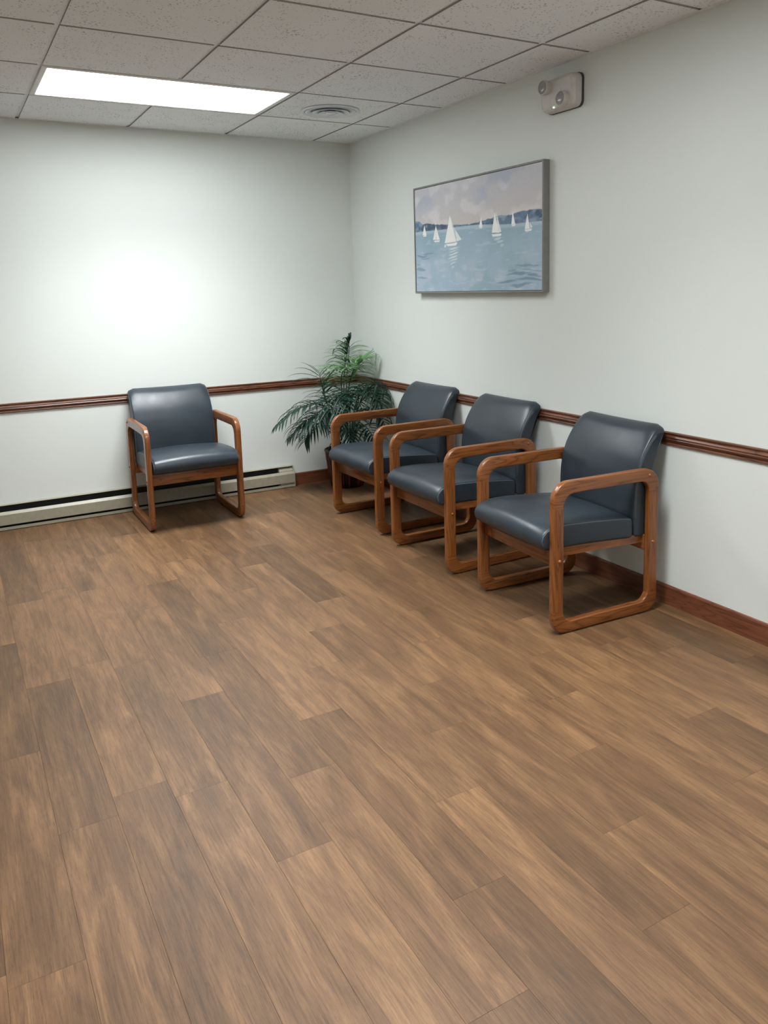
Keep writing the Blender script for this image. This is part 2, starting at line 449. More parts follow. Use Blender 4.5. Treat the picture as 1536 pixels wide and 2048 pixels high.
# ------------------------------------------------------------------ armchairs
LOOP_T = 0.030           # thickness of a side loop
LW = 0.283               # half width to the outer faces
XF, XR, ZT = -0.643, -0.098, 0.621
BW = 0.052               # width of the loop's bars
def loop_pairs():
    """outer / inner points of the side loop in (x, z), split in four pieces."""
    def arc(cx, cz, r, a0, a1, n=9):
        return [(cx+r*math.cos(math.radians(a0+(a1-a0)*k/n)), cz+r*math.sin(math.radians(a0+(a1-a0)*k/n))) for k in range(n+1)]
    ro_t, ri_t, ro_b, ri_b = 0.078, 0.050, 0.062, 0.044
    xi0, xi1, zi0, zi1 = XF+BW, XR-BW, BW*0.92, ZT-BW
    J = 0.105
    top = [((XF, ZT-J), (xi0, ZT-J))]
    top += list(zip(arc(XF+ro_t, ZT-ro_t, ro_t, 180, 90), arc(xi0+ri_t, zi1-ri_t, ri_t, 180, 90)))
    top += [((XF+(XR-XF)*t, ZT), (xi0+ri_t+(xi1-xi0-2*ri_t)*t, zi1)) for t in (0.35, 0.5, 0.65)]
    top += list(zip(arc(XR-ro_t, ZT-ro_t, ro_t, 90, 0), arc(xi1-ri_t, zi1-ri_t, ri_t, 90, 0)))
    top += [((XR, ZT-J), (xi1, ZT-J))]
    JB = 0.095
    bot = [((XR, JB), (xi1, JB))]
    bot += list(zip(arc(XR-ro_b, ro_b, ro_b, 0, -90), arc(xi1-ri_b, zi0+ri_b, ri_b, 0, -90)))
    bot += [((XR+(XF-XR)*t, 0), (xi1-ri_b+(xi0-xi1+2*ri_b)*t, zi0)) for t in (0.35, 0.5, 0.65)]
    bot += list(zip(arc(XF+ro_b, ro_b, ro_b, -90, -180), arc(xi0+ri_b, zi0+ri_b, ri_b, -90, -180)))
    bot += [((XF, JB), (xi0, JB))]
    rear = [((XR, ZT-J), (xi1, ZT-J)), ((XR, 0.3), (xi1, 0.3)), ((XR, JB), (xi1, JB))]
    front = [((XF, JB), (xi0, JB)), ((XF, 0.3), (xi0, 0.3)), ((XF, ZT-J), (xi0, ZT-J))]
    return dict(arm_rail=top, rear_leg=rear, floor_rail=bot, front_leg=front)
def bar_mesh(name, pairs, yc):
    """sweep a rounded rectangle between outer and inner points."""
    vs = []; fs = []; rr = 0.0068; h = LOOP_T/2
    sec = []
    for cx, cy, a0 in ((1, 1, 0), (-1, 1, 90), (-1, -1, 180), (1, -1, 270)):
        for k in range(5):
            a = math.radians(a0+90*k/4)
            sec.append((cx, cy, math.cos(a), math.sin(a)))
    n = len(sec)
    for (o, i) in pairs:
        o = Vector((o[0], 0, o[1])); i = Vector((i[0], 0, i[1]))
        c = (o+i)/2; w = (o-i).length/2; ax = (o-i).normalized()
        for cx, cy, ca, sa in sec:
            vs.append(c + ax*(cx*(w-rr)+ca*rr) + Vector((0, yc + cy*(h-rr)+sa*rr, 0)))
    for k in range(len(pairs)-1):
        for a in range(n):
            b = (a+1) % n
            fs.append((k*n+a, k*n+b, (k+1)*n+b, (k+1)*n+a))
    fs.append(tuple(range(n))); fs.append(tuple(range((len(pairs)-1)*n, len(pairs)*n)))
    me = mesh_of(name, vs, fs, True)
    bm = bmesh.new(); bm.from_mesh(me)
    for f in bm.faces:
        if len(f.verts) == n:
            for e in f.edges: e.smooth = False
    bm.to_mesh(me); bm.free()
    return me

def resample(pts, n):
    P = [Vector((a, b)) for a, b in pts]; P.append(P[0].copy())
    L = [0]
    for a, b in zip(P, P[1:]): L.append(L[-1]+(b-a).length)
    out = []; j = 0
    for k in range(n):
        s = L[-1]*k/n
        while L[j+1] < s: j += 1
        t = (s-L[j])/max(1e-9, L[j+1]-L[j]); out.append(P[j].lerp(P[j+1], t))
    return out
def smooth_closed(pts, it=2):
    for _ in range(it):
        n = len(pts)
        pts = [pts[k]*0.5 + (pts[k-1]+pts[(k+1) % n])*0.25 for k in range(n)]
    return pts
def cushion(name, prof, hw, edge, deform, nprof=84, ny=18):
    """profile in (x,z) lofted along y with rounded ends; deform(x,y,z)->(x,y,z)."""
    P = smooth_closed(resample(prof, nprof), 2)
    n = len(P)
    area = sum(P[k].x*P[(k+1) % n].y-P[(k+1) % n].x*P[k].y for k in range(n))
    sg = 1 if area > 0 else -1
    N = []
    for k in range(n):
        t = (P[(k+1) % n]-P[k-1]).normalized(); N.append(Vector((t.y, -t.x))*sg)
    secs = []
    for k in range(6):
        a = math.pi/2*k/5
        secs.append((-hw+edge*(1-math.sin(a)), edge*(1-math.cos(a))))
    secs = [(-hw+edge*(1-math.cos(math.pi/2*k/5)), edge*(1-math.sin(math.pi/2*k/5))) for k in range(6)]
    mid = [(-hw+edge+(2*hw-2*edge)*k/ny, 0.0) for k in range(1, ny)]
    secs = secs + mid + [(-y, e) for y, e in reversed(secs)]
    vs = []; fs = []
    for y, e in secs:
        for k in range(n):
            q = P[k]-N[k]*e
            vs.append(Vector(deform(q.x, y, q.y)))
    for s in range(len(secs)-1):
        for k in range(n):
            j = (k+1) % n
            fs.append((s*n+k, s*n+j, (s+1)*n+j, (s+1)*n+k))
    # end caps as fans with an inner ring
    for s in (0, len(secs)-1):
        c = sum((vs[s*n+k] for k in range(n)), Vector())/n
        ring = len(vs)
        for k in range(n): vs.append(vs[s*n+k].lerp(c, 0.5))
        for k in range(n):
            j = (k+1) % n; fs.append((s*n+k, s*n+j, ring+j, ring+k))
        ci = len(vs); vs.append(c)
        for k in range(n): fs.append((ring+k, ring+(k+1) % n, ci))
    return mesh_of(name, vs, fs, True)

SEATP = [(-0.205, 0.322), (-0.205, 0.360), (-0.205, 0.402), (-0.22, 0.412), (-0.30, 0.423), (-0.40, 0.431), (-0.50, 0.438), (-0.57, 0.440), (-0.62, 0.436),
         (-0.655, 0.424), (-0.675, 0.404), (-0.680, 0.385), (-0.676, 0.362), (-0.660, 0.346), (-0.63, 0.339), (-0.57, 0.342), (-0.45, 0.338), (-0.32, 0.330)]
BACKP = [(-0.200, 0.322), (-0.203, 0.40), (-0.204, 0.48), (-0.201, 0.54), (-0.190, 0.60), (-0.172, 0.65), (-0.150, 0.69), (-0.124, 0.73), (-0.100, 0.762),
         (-0.080, 0.783), (-0.060, 0.793), (-0.042, 0.791), (-0.036, 0.780), (-0.044, 0.758), (-0.066, 0.71), (-0.088, 0.65), (-0.104, 0.59), (-0.118, 0.50), (-0.127, 0.40), (-0.130, 0.322)]
HWS = 0.251
def seat_def(x, y, z):
    f = 1-(y/HWS)**2
    top = max(0.0, min(1.0, (z-0.36)/0.06))
    z += 0.014*f*top
    nose = max(0.0, min(1.0, (-0.55-x)/0.10))
    x -= 0.010*f*nose
    return (x, y, z)
def back_def(x, y, z):
    f = 1-(y/HWS)**2
    front = max(0.0, min(1.0, (-0.085-(z-0.5)*-0.0 - x)/0.05)) if z < 0.70 else max(0.0, min(1.0, (-0.06-x)/0.04))
    x -= 0.013*f*front*(1 if z > 0.42 else max(0, (z-0.36)/0.06))
    # rounded top corners, slight dip in the middle of the top edge
    rc = 0.040
    a = abs(y)-(HWS-rc)
    if z > 0.60:
        t = (z-0.60)/0.193
        drop = 0.004*f
        if a > 0: drop += rc-math.sqrt(max(0.0, rc*rc-min(a, rc)**2))*1.0
        z -= drop*t**3
    return (x, y, z)

def stitch(name, pts, parent, rad=0.0016):
    v, f = tube(pts, rad, 5); return link(name, mesh_of(name, v, f, True), 'thread', parent)

def make_chair():
    t = empty('armchair')
    seat = link('seat', cushion('seat', SEATP, HWS, 0.012, seat_def), 'leather', t)
    for s in (-1, 1):
        stitch('seam', [seat_def(x, s*(HWS-0.002), z) for x, z in ((-0.215, 0.404), (-0.26, 0.412), (-0.32, 0.418), (-0.40, 0.4245), (-0.50, 0.4315), (-0.57, 0.434), (-0.615, 0.431), (-0.648, 0.419), (-0.667, 0.402), (-0.673, 0.385), (-0.667, 0.367), (-0.65, 0.357))], seat)
    back = link('backrest', cushion('backrest', BACKP, HWS-0.001, 0.010, back_def), 'leather', t)
    for s in (-1, 1):
        for dx in (0.0, 0.006):
            pts = [back_def(x+0.006+dx, s*(HWS-0.0022+dx*0.15), z) for x, z in BACKP[1:9]]
            stitch('seam', pts, back, 0.0011)
    for s in (-1, 1):
        yc = s*(LW-LOOP_T/2)
        for nm, pr in loop_pairs().items():
            part = link(nm, bar_mesh(nm, pr, yc), 'oakz' if nm.endswith('leg') else 'oakx', t)
            caps = {'front_leg': [(XF+0.030, 0.304)], 'rear_leg': [(XR-0.029, 0.304)], 'arm_rail': [(-0.153, 0.593)]}.get(nm, [])
            for cx, cz in caps:
                vs = []; fs = []
                for k, (r, hgt) in enumerate(((0.0068, -0.002), (0.0068, 0.0030), (0.0050, 0.0056), (0.0018, 0.0066))):
                    for a in range(12):
                        an = 2*math.pi*a/12
                        vs.append((cx+r*math.cos(an), s*(LW+hgt-0.0005), cz+r*math.sin(an)))
                for k in range(3):
                    for a in range(12):
                        b = (a+1) % 12; fs.append((k*12+a, k*12+b, (k+1)*12+b, (k+1)*12+a))
                fs.append(tuple(range(36, 48)))
                link('bolt_cap', mesh_of('bolt_cap', vs, fs, True), 'brass', part)
            if nm == 'floor_rail':
                for gxp in (XF+0.075, XR-0.075):
                    me = box_mesh('glide', (gxp-0.016, yc-0.010, -0.0035), (gxp+0.016, yc+0.010, 0.001), 0.002)
                    link('glide', me, 'glide', part)
    yi = LW-LOOP_T+0.001
    box('front_apron', (-0.618, -yi, 0.272), (-0.596, yi, 0.348), 'oaky', t, 0.003, 2)
    box('rear_apron', (-0.150, -yi, 0.262), (-0.128, yi, 0.330), 'oaky', t, 0.003, 2)
    for s in (-1, 1):
        ya, yb = sorted((s*(yi-0.010), s*(yi-0.030)))
        me = mesh_of('side_apron', [(-0.600, ya, 0.309), (-0.600, yb, 0.309), (-0.600, yb, 0.352), (-0.600, ya, 0.352),
                                    (-0.150, ya, 0.294), (-0.150, yb, 0.294), (-0.150, yb, 0.330), (-0.150, ya, 0.330)],
                     [(0, 1, 2, 3), (4, 5, 6, 7), (0, 1, 5, 4), (1, 2, 6, 5), (2, 3, 7, 6), (3, 0, 4, 7)])
        link('side_apron', me, 'oakx', t)
    me = mesh_of('seat_board', [(-0.60, -yi+0.03, 0.336), (-0.60, yi-0.03, 0.336), (-0.15, yi-0.03, 0.318), (-0.15, -yi+0.03, 0.318),
                                (-0.60, -yi+0.03, 0.352), (-0.60, yi-0.03, 0.352), (-0.15, yi-0.03, 0.334), (-0.15, -yi+0.03, 0.334)],
                 [(0, 1, 2, 3), (4, 5, 6, 7), (0, 1, 5, 4), (1, 2, 6, 5), (2, 3, 7, 6), (3, 0, 4, 7)])
    link('seat_board', me, 'glide', t)
    for ch in t.children: ch.location.x = 0.37          # the Empty sits at the middle of the chair's base
    return t
def copy_tree(o, parent=None):
    c = o.copy(); COL.objects.link(c)
    if parent is not None: c.parent = parent
    for ch in list(o.children):
        copy_tree(ch, c)
    return c
GZ = 0.0035
proto = make_chair()
SPOTS = [((0.021, -2.725), -2.87, 'blue vinyl oak armchair furthest along the wall from the potted palm'),
         ((0.028, -1.889), 0.16, 'middle blue vinyl oak armchair of three in a row, below the sailboat picture'),
         ((0.038, -1.118), 1.47, 'blue vinyl oak armchair in the row of three, standing in front of the potted palm'),
         ((-1.385, 0.012), 90.0, 'blue vinyl oak armchair standing alone in front of the baseboard heater')]
chairs = [proto] + [copy_tree(proto) for _ in SPOTS[1:]]
for o, (xy, a, lab) in zip(chairs, SPOTS):
    ar = math.radians(a)
    o.location = (xy[0]-0.37*math.cos(ar), xy[1]-0.37*math.sin(ar), GZ); o.rotation_euler = (0, 0, ar)
    tag(o, lab, 'armchair', 'blue and oak waiting room armchairs')

# ------------------------------------------------------------------ picture of sailboats
PY0, PY1, PZ0, PZ1 = -2.1842, -0.9494, 1.3443, 1.9750
PWD, PHT = PY1-PY0, PZ1-PZ0
pic = empty('framed_picture', (-0.002, (PY0+PY1)/2, PZ0))
tag(pic, 'grey framed canvas of white sailboats on blue water', 'picture')
hy = PWD/2
FWD = 0.0095
D0, D1 = 0.0, -0.040
box('frame_bar', (D0, -hy, 0), (D1, hy, FWD), 'frame', pic, 0.001)
box('frame_bar', (D0, -hy, PHT-FWD), (D1, hy, PHT), 'frame', pic, 0.001)
box('frame_bar', (D0, -hy, FWD), (D1, -hy+FWD, PHT-FWD), 'frame', pic, 0.001)
box('frame_bar', (D0, hy-FWD, FWD), (D1, hy, PHT-FWD), 'frame', pic, 0.001)

def paint(NX=420, NY=216):
    rs = np.random.RandomState(3)
    def vnoise(fx, fy, oct=3):
        out = np.zeros((NY, NX)); amp = 1.0; tot = 0
        for o in range(oct):
            gx_, gy_ = int(fx*2**o)+2, int(fy*2**o)+2
            g = rs.rand(gy_+1, gx_+1)
            yy = np.linspace(0, gy_-1e-6, NY); xx = np.linspace(0, gx_-1e-6, NX)
            iy = yy.astype(int); ix = xx.astype(int); ty = yy-iy; tx = xx-ix
            ty = ty*ty*(3-2*ty); tx = tx*tx*(3-2*tx)
            a = g[np.ix_(iy, ix)]; b = g[np.ix_(iy, ix+1)]; c = g[np.ix_(iy+1, ix)]; e = g[np.ix_(iy+1, ix+1)]
            v = (a*(1-tx)+b*tx)*(1-ty[:, None])+(c*(1-tx)+e*tx)*ty[:, None]
            out += amp*v; tot += amp; amp *= 0.5
        return out/tot
    s = np.linspace(0, 1, NX)[None, :].repeat(NY, 0); t = np.linspace(0, 1, NY)[:, None].repeat(NX, 1)
    L = lambda c: np.array(lin(c))
    def mixc(img, col, a): return img*(1-a[..., None])+np.asarray(col)*a[..., None]
    sm = lambda e0, e1, x: (lambda k: k*k*(3-2*k))(np.clip((x-e0)/(e1-e0), 0, 1))
    n1 = vnoise(5, 3, 4); n2 = vnoise(9, 6, 3); n3 = vnoise(14, 40, 3); n4 = vnoise(60, 60, 2)
    sky = np.zeros((NY, NX, 3)) + L((176, 176, 182))
    sky = mixc(sky, L((180, 176, 174)), sm(0.95, 0.62, t)*0.9)
    sky = mixc(sky, L((156, 163, 178)), sm(0.50, 0.68, n1)*sm(0.66, 0.9, t)*0.8)
    sky = mixc(sky, L((200, 198, 200)), sm(0.52, 0.72, n2)*0.55)
    wat = np.zeros((NY, NX, 3)) + L((146, 166, 180))
    wat = mixc(wat, L((134, 158, 170)), sm(0.4, 0.7, n1)*0.8)
    wat = mixc(wat, L((168, 176, 188)), sm(0.48, 0.75, n2)*0.6*sm(0.5, 0.1, t))
    wat = mixc(wat, L((120, 150, 162)), sm(0.30, 0.55, t)*0.35)
    wat = mixc(wat, L((176, 190, 200)), sm(0.60, 0.78, n3)*0.35)
    wl = np.interp(s, [0, .115, .289, .371, .476, .56, .655, .732, .806, 1], [.59, .588, .58, .588, .586, .583, .568, .556, .55, .545])
    hl = np.interp(s, [0, .046, .071, .126, .195, .289, .371, .476, .56, .656, .702, .762, .806, .849, .905, .952, 1],
                   [.698, .690, .656, .660, .638, .623, .606, .595, .605, .625, .635, .629, .630, .643, .642, .644, .635])
    hl = hl+(n4-0.5)*0.012
    img = np.where((t > wl)[..., None], sky, wat)
    img = mixc(img, L((190, 200, 206)), sm(0.03, 0.0, np.abs(t-wl+0.012))*0.35)
    hill = sm(-0.004, 0.004, hl-t)*sm(-0.004, 0.004, t-wl)
    hc = mixc(np.zeros((NY, NX, 3))+L((92, 112, 134)), L((66, 84, 102)), sm(0.4, 0.65, vnoise(30, 24, 3)))
    hc = mixc(hc, L((140, 156, 172)), sm(0.62, 0.8, vnoise(18, 30, 2))*0.6)
    img = img*(1-hill[..., None])+hc*hill[..., None]
    # dark brush strokes on the water
    def stroke(cs, ct, w, h, a, col=(98, 122, 140), tilt=0.0):
        nonlocal img
        dd = ((s-cs)/w)**2+((t-ct-(s-cs)*tilt+(n2-0.5)*0.05)/h)**2
        img = mixc(img, L(col), sm(1.0, 0.25, dd+(n3-0.5)*1.1)*a)
    for a in ((.06, .345, .06, .012, .7), (.12, .365, .06, .010, .5), (.09, .325, .05, .008, .6), (.05, .225, .055, .016, .6), (.03, .27, .03, .009, .5), (.07, .145, .06, .012, .55),
              (.90, .205, .09, .014, .6), (.92, .165, .10, .010, .45), (.86, .135, .12, .022, .75), (.80, .165, .05, .010, .55), (.92, .085, .10, .018, .75), (.76, .075, .09, .012, .7), (.86, .045, .10, .014, .7), (.95, .12, .06, .012, .6)):
        stroke(*a)
    def tri(pts, col, a=1.0, soft=0.0025):
        nonlocal img
        P = [np.array((p[0]*PWD/PHT, p[1])) for p in pts]; n = len(P)
        ar = sum(P[k][0]*P[(k+1) % n][1]-P[(k+1) % n][0]*P[k][1] for k in range(n)); sg = 1 if ar > 0 else -1
        dmin = np.full((NY, NX), 9.0)
        for k in range(n):
            A_, B_ = P[k], P[(k+1) % n]; e = B_-A_; e = e/np.linalg.norm(e)
            dist = sg*(e[0]*(t-A_[1])-e[1]*(s*PWD/PHT-A_[0])); dmin = np.minimum(dmin, dist)
        img = mixc(img, L(col), sm(-soft, soft, dmin)*a)
    W = (226, 228, 222); W2 = (206, 210, 208); H = (214, 218, 216)
    # reflections
    for (cs, ct, w, h, a) in ((.35, .395, .055, .014, .75), (.345, .365, .05, .008, .6), (.35, .34, .05, .008, .7), (.34, .31, .045, .008, .65), (.345, .285, .04, .008, .6), (.34, .255, .03, .008, .5), (.34, .22, .015, .012, .3),
                              (.70, .45, .035, .014, .5), (.715, .425, .03, .010, .45), (.73, .395, .015, .012, .35), (.91, .475, .02, .006, .3)):
        stroke(cs, ct, w, h, a, (206, 214, 214), 0.25)
    tri([(.321, .699), (.273, .452), (.374, .451)], W); tri([(.366, .565), (.376, .455), (.418, .469)], W2)
    tri([(.321, .699), (.366, .565), (.374, .451), (.360, .47)], W2, 0.5)
    tri([(.285, .443), (.385, .450), (.372, .422), (.300, .420)], H); tri([(.270, .438), (.29, .44), (.285, .415), (.268, .412)], H, .7)
    tri([(.30, .449), (.385, .455), (.385, .449), (.30, .443)], (90, 104, 116), 0.7)
    tri([(.088, .647), (.070, .551), (.107, .548)], W); tri([(.075, .548), (.106, .546), (.102, .536), (.078, .537)], H)
    tri([(.195, .628), (.168, .496), (.229, .489)], W); tri([(.176, .487), (.230, .484), (.224, .470), (.182, .472)], H)
    tri([(.196, .600), (.192, .494), (.200, .492)], (150, 160, 165), 0.5)
    tri([(.576, .643), (.559, .560), (.586, .559)], W); tri([(.56, .558), (.586, .557), (.582, .548), (.563, .549)], H)
    tri([(.679, .665), (.657, .498), (.713, .490)], W); tri([(.689, .672), (.705, .490), (.726, .497)], W2)
    tri([(.653, .487), (.729, .484), (.722, .462), (.664, .464)], H); tri([(.652, .494), (.73, .490), (.73, .483), (.652, .486)], (84, 98, 110), .7)
    tri([(.806, .655), (.797, .547), (.824, .543)], W); tri([(.799, .545), (.824, .541), (.820, .530), (.802, .532)], H)
    tri([(.905, .619), (.888, .496), (.920, .497)], W); tri([(.920, .545), (.924, .499), (.939, .505)], W2)
    tri([(.886, .492), (.936, .494), (.930, .477), (.892, .476)], H)
    img *= (0.97+0.06*vnoise(200, 110, 1))[..., None]
    return np.clip(img*1.3, 0, 0.9)
def canvas():
    img = paint(); NY, NX, _ = img.shape
    y = np.linspace(hy-FWD-0.002, -hy+FWD+0.002, NX); z = np.linspace(FWD+0.002, PHT-FWD-0.002, NY)
    vs = np.zeros((NY, NX, 3)); vs[..., 0] = -0.0365; vs[..., 1] = y[None, :]; vs[..., 2] = z[:, None]
    idx = np.arange(NX*NY).reshape(NY, NX)
    quads = np.stack([idx[:-1, :-1], idx[1:, :-1], idx[1:, 1:], idx[:-1, 1:]], -1).reshape(-1, 4)
    nv = NX*NY
    back = np.array([(-0.006, y[0], z[0]), (-0.006, y[-1], z[0]), (-0.006, y[-1], z[-1]), (-0.006, y[0], z[-1])])
    allv = np.concatenate([vs.reshape(-1, 3), back])
    f = quads.tolist()
    f.append([nv, nv+1, nv+2, nv+3])
    f.append([nv, nv+1]+idx[0, ::-1].tolist()); f.append([nv+3, nv+2]+idx[-1, ::-1].tolist())
    f.append([nv, nv+3]+idx[::-1, 0].tolist()); f.append([nv+1, nv+2]+idx[::-1, -1].tolist())
    me = bpy.data.meshes.new('canvas'); me.from_pydata(allv.tolist(), [], f); me.update()
    ca = me.color_attributes.new('paint', 'FLOAT_COLOR', 'POINT')
    col = np.ones((nv+4, 4), dtype=np.float32); col[:nv, :3] = img.reshape(-1, 3); col[nv:, :3] = 0.5
    ca.data.foreach_set('color', col.ravel())
    M = NT('painted_canvas'); at = M.n('ShaderNodeAttribute', attribute_name='paint')
    M.set(at.outputs['Color'], 0.6, 0, 0.3)
    M.bump(M.noise(obj_coord(M), 300, 2), 0.06, 0.002)
    MT['canvas'] = M.m
    o = link('canvas', me, 'canvas', pic); o['label'] = 'painting of white sailboats before blue hills'
canvas()

# ------------------------------------------------------------------ emergency light
em = empty('emergency_light', (0, -2.298, 2.177))
tag(em, 'white emergency light unit high on the wall with green indicator', 'emergency light')
def rrect(y0, y1, z0, z1, r, n=6):
    out = []
    for cy, cz, a0 in ((y1-r, z1-r, 0), (y0+r, z1-r, 90), (y0+r, z0+r, 180), (y1-r, z0+r, 270)):
        for k in range(n+1):
            a = math.radians(a0+90*k/n); out.append((cy+r*math.cos(a), cz+r*math.sin(a)))
    return out
def lofted(name, layers, mat, parent):
    n = len(layers[0][1]); vs = []; fs = []
    for x_, pr in layers: vs += [(x_, a, b) for a, b in pr]
    for k in range(len(layers)-1):
        for i in range(n):
            j = (i+1) % n; fs.append((k*n+i, k*n+j, (k+1)*n+j, (k+1)*n+i))
    fs.append(tuple(range(n))); fs.append(tuple(range((len(layers)-1)*n, len(layers)*n)))
    return link(name, mesh_of(name, vs, fs), mat, parent)
lofted('back_plate', [(0.0, rrect(-0.120, 0.120, -0.004, 0.146, 0.028)), (-0.012, rrect(-0.120, 0.120, -0.004, 0.146, 0.028))], 'darkplastic', em)
lofted('housing', [(-0.010, rrect(-0.118, 0.118, -0.003, 0.144, 0.030)), (-0.045, rrect(-0.116, 0.116, 0.0, 0.142, 0.030)),
                   (-0.056, rrect(-0.110, 0.110, 0.008, 0.136, 0.026)), (-0.062, rrect(-0.098, 0.098, 0.020, 0.126, 0.018))], 'plastic', em)
for yy, zz in ((-0.062, 0.034), (0.062, 0.105)):
    hd = []
    vs = []; fs = []; prof = [(0.026, -0.050), (0.031, -0.066), (0.033, -0.082), (0.033, -0.090), (0.030, -0.093), (0.029, -0.090)]
    seg = 28
    for k in range(seg):
        a = 2*math.pi*k/seg
        for r_, x_ in prof: vs.append((x_, yy+r_*math.cos(a), zz+r_*math.sin(a)))
    n = len(prof)
    for k in range(seg):
        k2 = (k+1) % seg
        for i in range(n-1): fs.append((k*n+i, k*n+i+1, k2*n+i+1, k2*n+i))
    fs.append(tuple(k*n for k in range(seg)))
    h = link('lamp_head', mesh_of('lamp_head', vs, fs, True), 'plastic', em)
    vs = [(-0.094, yy, zz)]; fs = []
    for r_, x_ in ((0.012, -0.0935), (0.022, -0.092), (0.0295, -0.0895)):
        for k in range(seg):
            a = 2*math.pi*k/seg; vs.append((x_, yy+r_*math.cos(a), zz+r_*math.sin(a)))
    for k in range(seg):
        k2 = (k+1) % seg
        fs.append((0, 1+k, 1+k2)); fs.append((1+k, 1+seg+k, 1+seg+k2, 1+k2)); fs.append((1+seg+k, 1+2*seg+k, 1+2*seg+k2, 1+seg+k2))
    link('lamp_lens', mesh_of('lamp_lens', vs, fs, True), 'lampglass', h)
led = box('indicator', (-0.056, 0.014, 0.008), (-0.062, 0.023, 0.014), 'led', em, 0.001)
led['label'] = 'small glowing green indicator'

# ------------------------------------------------------------------ potted palm
PC = (-0.212, -0.218)
pot = empty('potted_palm', (PC[0], PC[1], 0.0))
tag(pot, 'green feathery palm in a dark reddish twig pot in the corner', 'potted plant')
PH, PR0, PR1 = 0.262, 0.112, 0.148
def pr(z): return PR0+(PR1-PR0)*(z/PH)**0.85
lathe('pot_wall', [(0.0005, 0.0), (PR0-0.004, 0.0), (pr(0.08)-0.004, 0.08), (pr(0.17)-0.004, 0.17), (PR1-0.004, PH-0.004), (PR1-0.014, PH-0.004), (PR0-0.014, 0.02), (0.0005, 0.02)], 'pot2', pot, 56)
NTW = 88
for k in range(NTW):
    a = 2*math.pi*(k+R.uniform(-.2, .2))/NTW
    pts = []
    w1, ph = R.uniform(0.0, 0.012), R.uniform(0, 6.28)
    for j in range(9):
        z = PH*j/8
        aa = a+w1*math.sin(ph+j*1.1)
        rr = pr(z)+R.uniform(-0.0008, 0.0014)
        pts.append((rr*math.cos(aa), rr*math.sin(aa), z+0.001))
    v, f = tube(pts, R.uniform(0.0030, 0.0046), 5)
    link('twig', mesh_of('twig', v, f, True), 'pot' if R.random() < 0.6 else 'pot2', pot)
v, f = tube([(PR1*math.cos(2*math.pi*k/56), PR1*math.sin(2*math.pi*k/56), PH-0.002) for k in range(56)], 0.008, 8, True)
link('rim', mesh_of('rim', v, f, True), 'pot2', pot)
lathe('soil', [(0.0005, 0.225), (0.06, 0.224), (0.128, 0.218)], 'soil', pot, 32)

def bez(pts, n):
    """Catmull-Rom through pts."""
    P = [Vector(p) for p in pts]; P = [2*P[0]-P[1]] + P + [2*P[-1]-P[-2]]
    out = []; segs = len(P)-3
    for k in range(n+1):
        u = segs*k/n; i = min(int(u), segs-1); t = u-i
        a, b, c, e = P[i:i+4]
        out.append(0.5*((2*b)+(c-a)*t+(2*a-5*b+4*c-e)*t*t+(3*b-a-3*c+e)*t*t*t))
    return out
def clampw(p):
    return Vector((min(p.x, -0.024), min(p.y, -0.024), max(p.z, 0.02)))
def frond(ctrl, length, n, mat, droop=1.0, start=0.30, spread=0.9, width=0.0175, stiff=0.0):
    """ctrl in world coordinates; leaflets in pairs along the rachis."""
    N = 40
    C = [clampw(p) for p in bez(ctrl, N)]
    O = Vector((PC[0], PC[1], 0))
    rads = [0.0045*(1-0.75*k/N)+0.0006 for k in range(N+1)]
    v, f = tube([c-O for c in C], rads, 6)
    fr = link('frond', mesh_of('frond', v, f, True), 'stem', pot)
    vs = []; fs = []
    for q in range(n):
        t = start+(1-start)*(q+0.5)/n
        u = t*N; i = min(int(u), N-1)
        base = C[i].lerp(C[i+1], u-i)
        tg = (C[min(i+2, N)]-C[max(i-1, 0)]).normalized()
        up = Vector((0, 0, 1))-tg*tg.z
        if up.length < 0.2: up = Vector((-0.3, -0.8, 0.3))-tg*tg.dot(Vector((-0.3, -0.8, 0.3)))
        up.normalize()
        side = tg.cross(up).normalized()
        env = math.sin(math.pi*min(1.0, (0.22+0.72*(t-start)/(1-start))))**0.7
        for s in (-1, 1):
            ll = length*env*R.uniform(0.82, 1.12)
            fwd = 0.45+0.7*((t-start)/(1-start))**2
            dirv = (side*s*spread*R.uniform(0.85, 1.15)+tg*fwd*R.uniform(0.8, 1.2)+up*R.uniform(0.25, 0.6)).normalized()
            p = base.copy(); seg = 7; stepl = ll/seg
            w0 = width*R.uniform(0.85, 1.15)
            wa = None
            dr = droop*0.78*R.uniform(0.75, 1.25)
            ring = []
            for k in range(seg+1):
                x = k/seg
                w = w0*(0.35+0.65*min(1, x*5))*(1-x**2.6)+0.0004
                wv = dirv.cross(Vector((0, 0, 1)))
                if wv.length < 0.05: wv = side
                wv.normalize()
                if wa is not None:
                    wv = (wv if wv.dot(wa) > 0 else -wv)*0.5+wa*0.5; wv.normalize()
                wa = wv
                nn = wv.cross(dirv).normalized()
                if nn.z < 0: nn = -nn
                pts = [clampw(p-wv*w*0.5-nn*w*0.12), clampw(p+nn*w*0.10), clampw(p+wv*w*0.5-nn*w*0.12)]
                b0 = len(vs); vs += [a-O for a in pts]; ring.append(b0)
                dirv = (dirv+Vector((0, 0, -1))*dr*0.24*(0.5+x)).normalized()
                p = p+dirv*stepl
            for k in range(seg):
                a, b = ring[k], ring[k+1]
                fs += [(a, a+1, b+1, b), (a+1, a+2, b+2, b+1)]
    me = mesh_of('leaflets', vs, fs, True)
    tag(link('leaflets', me, mat, fr), kind='stuff')
    return fr
b0 = (-0.205, -0.21, 0.22)
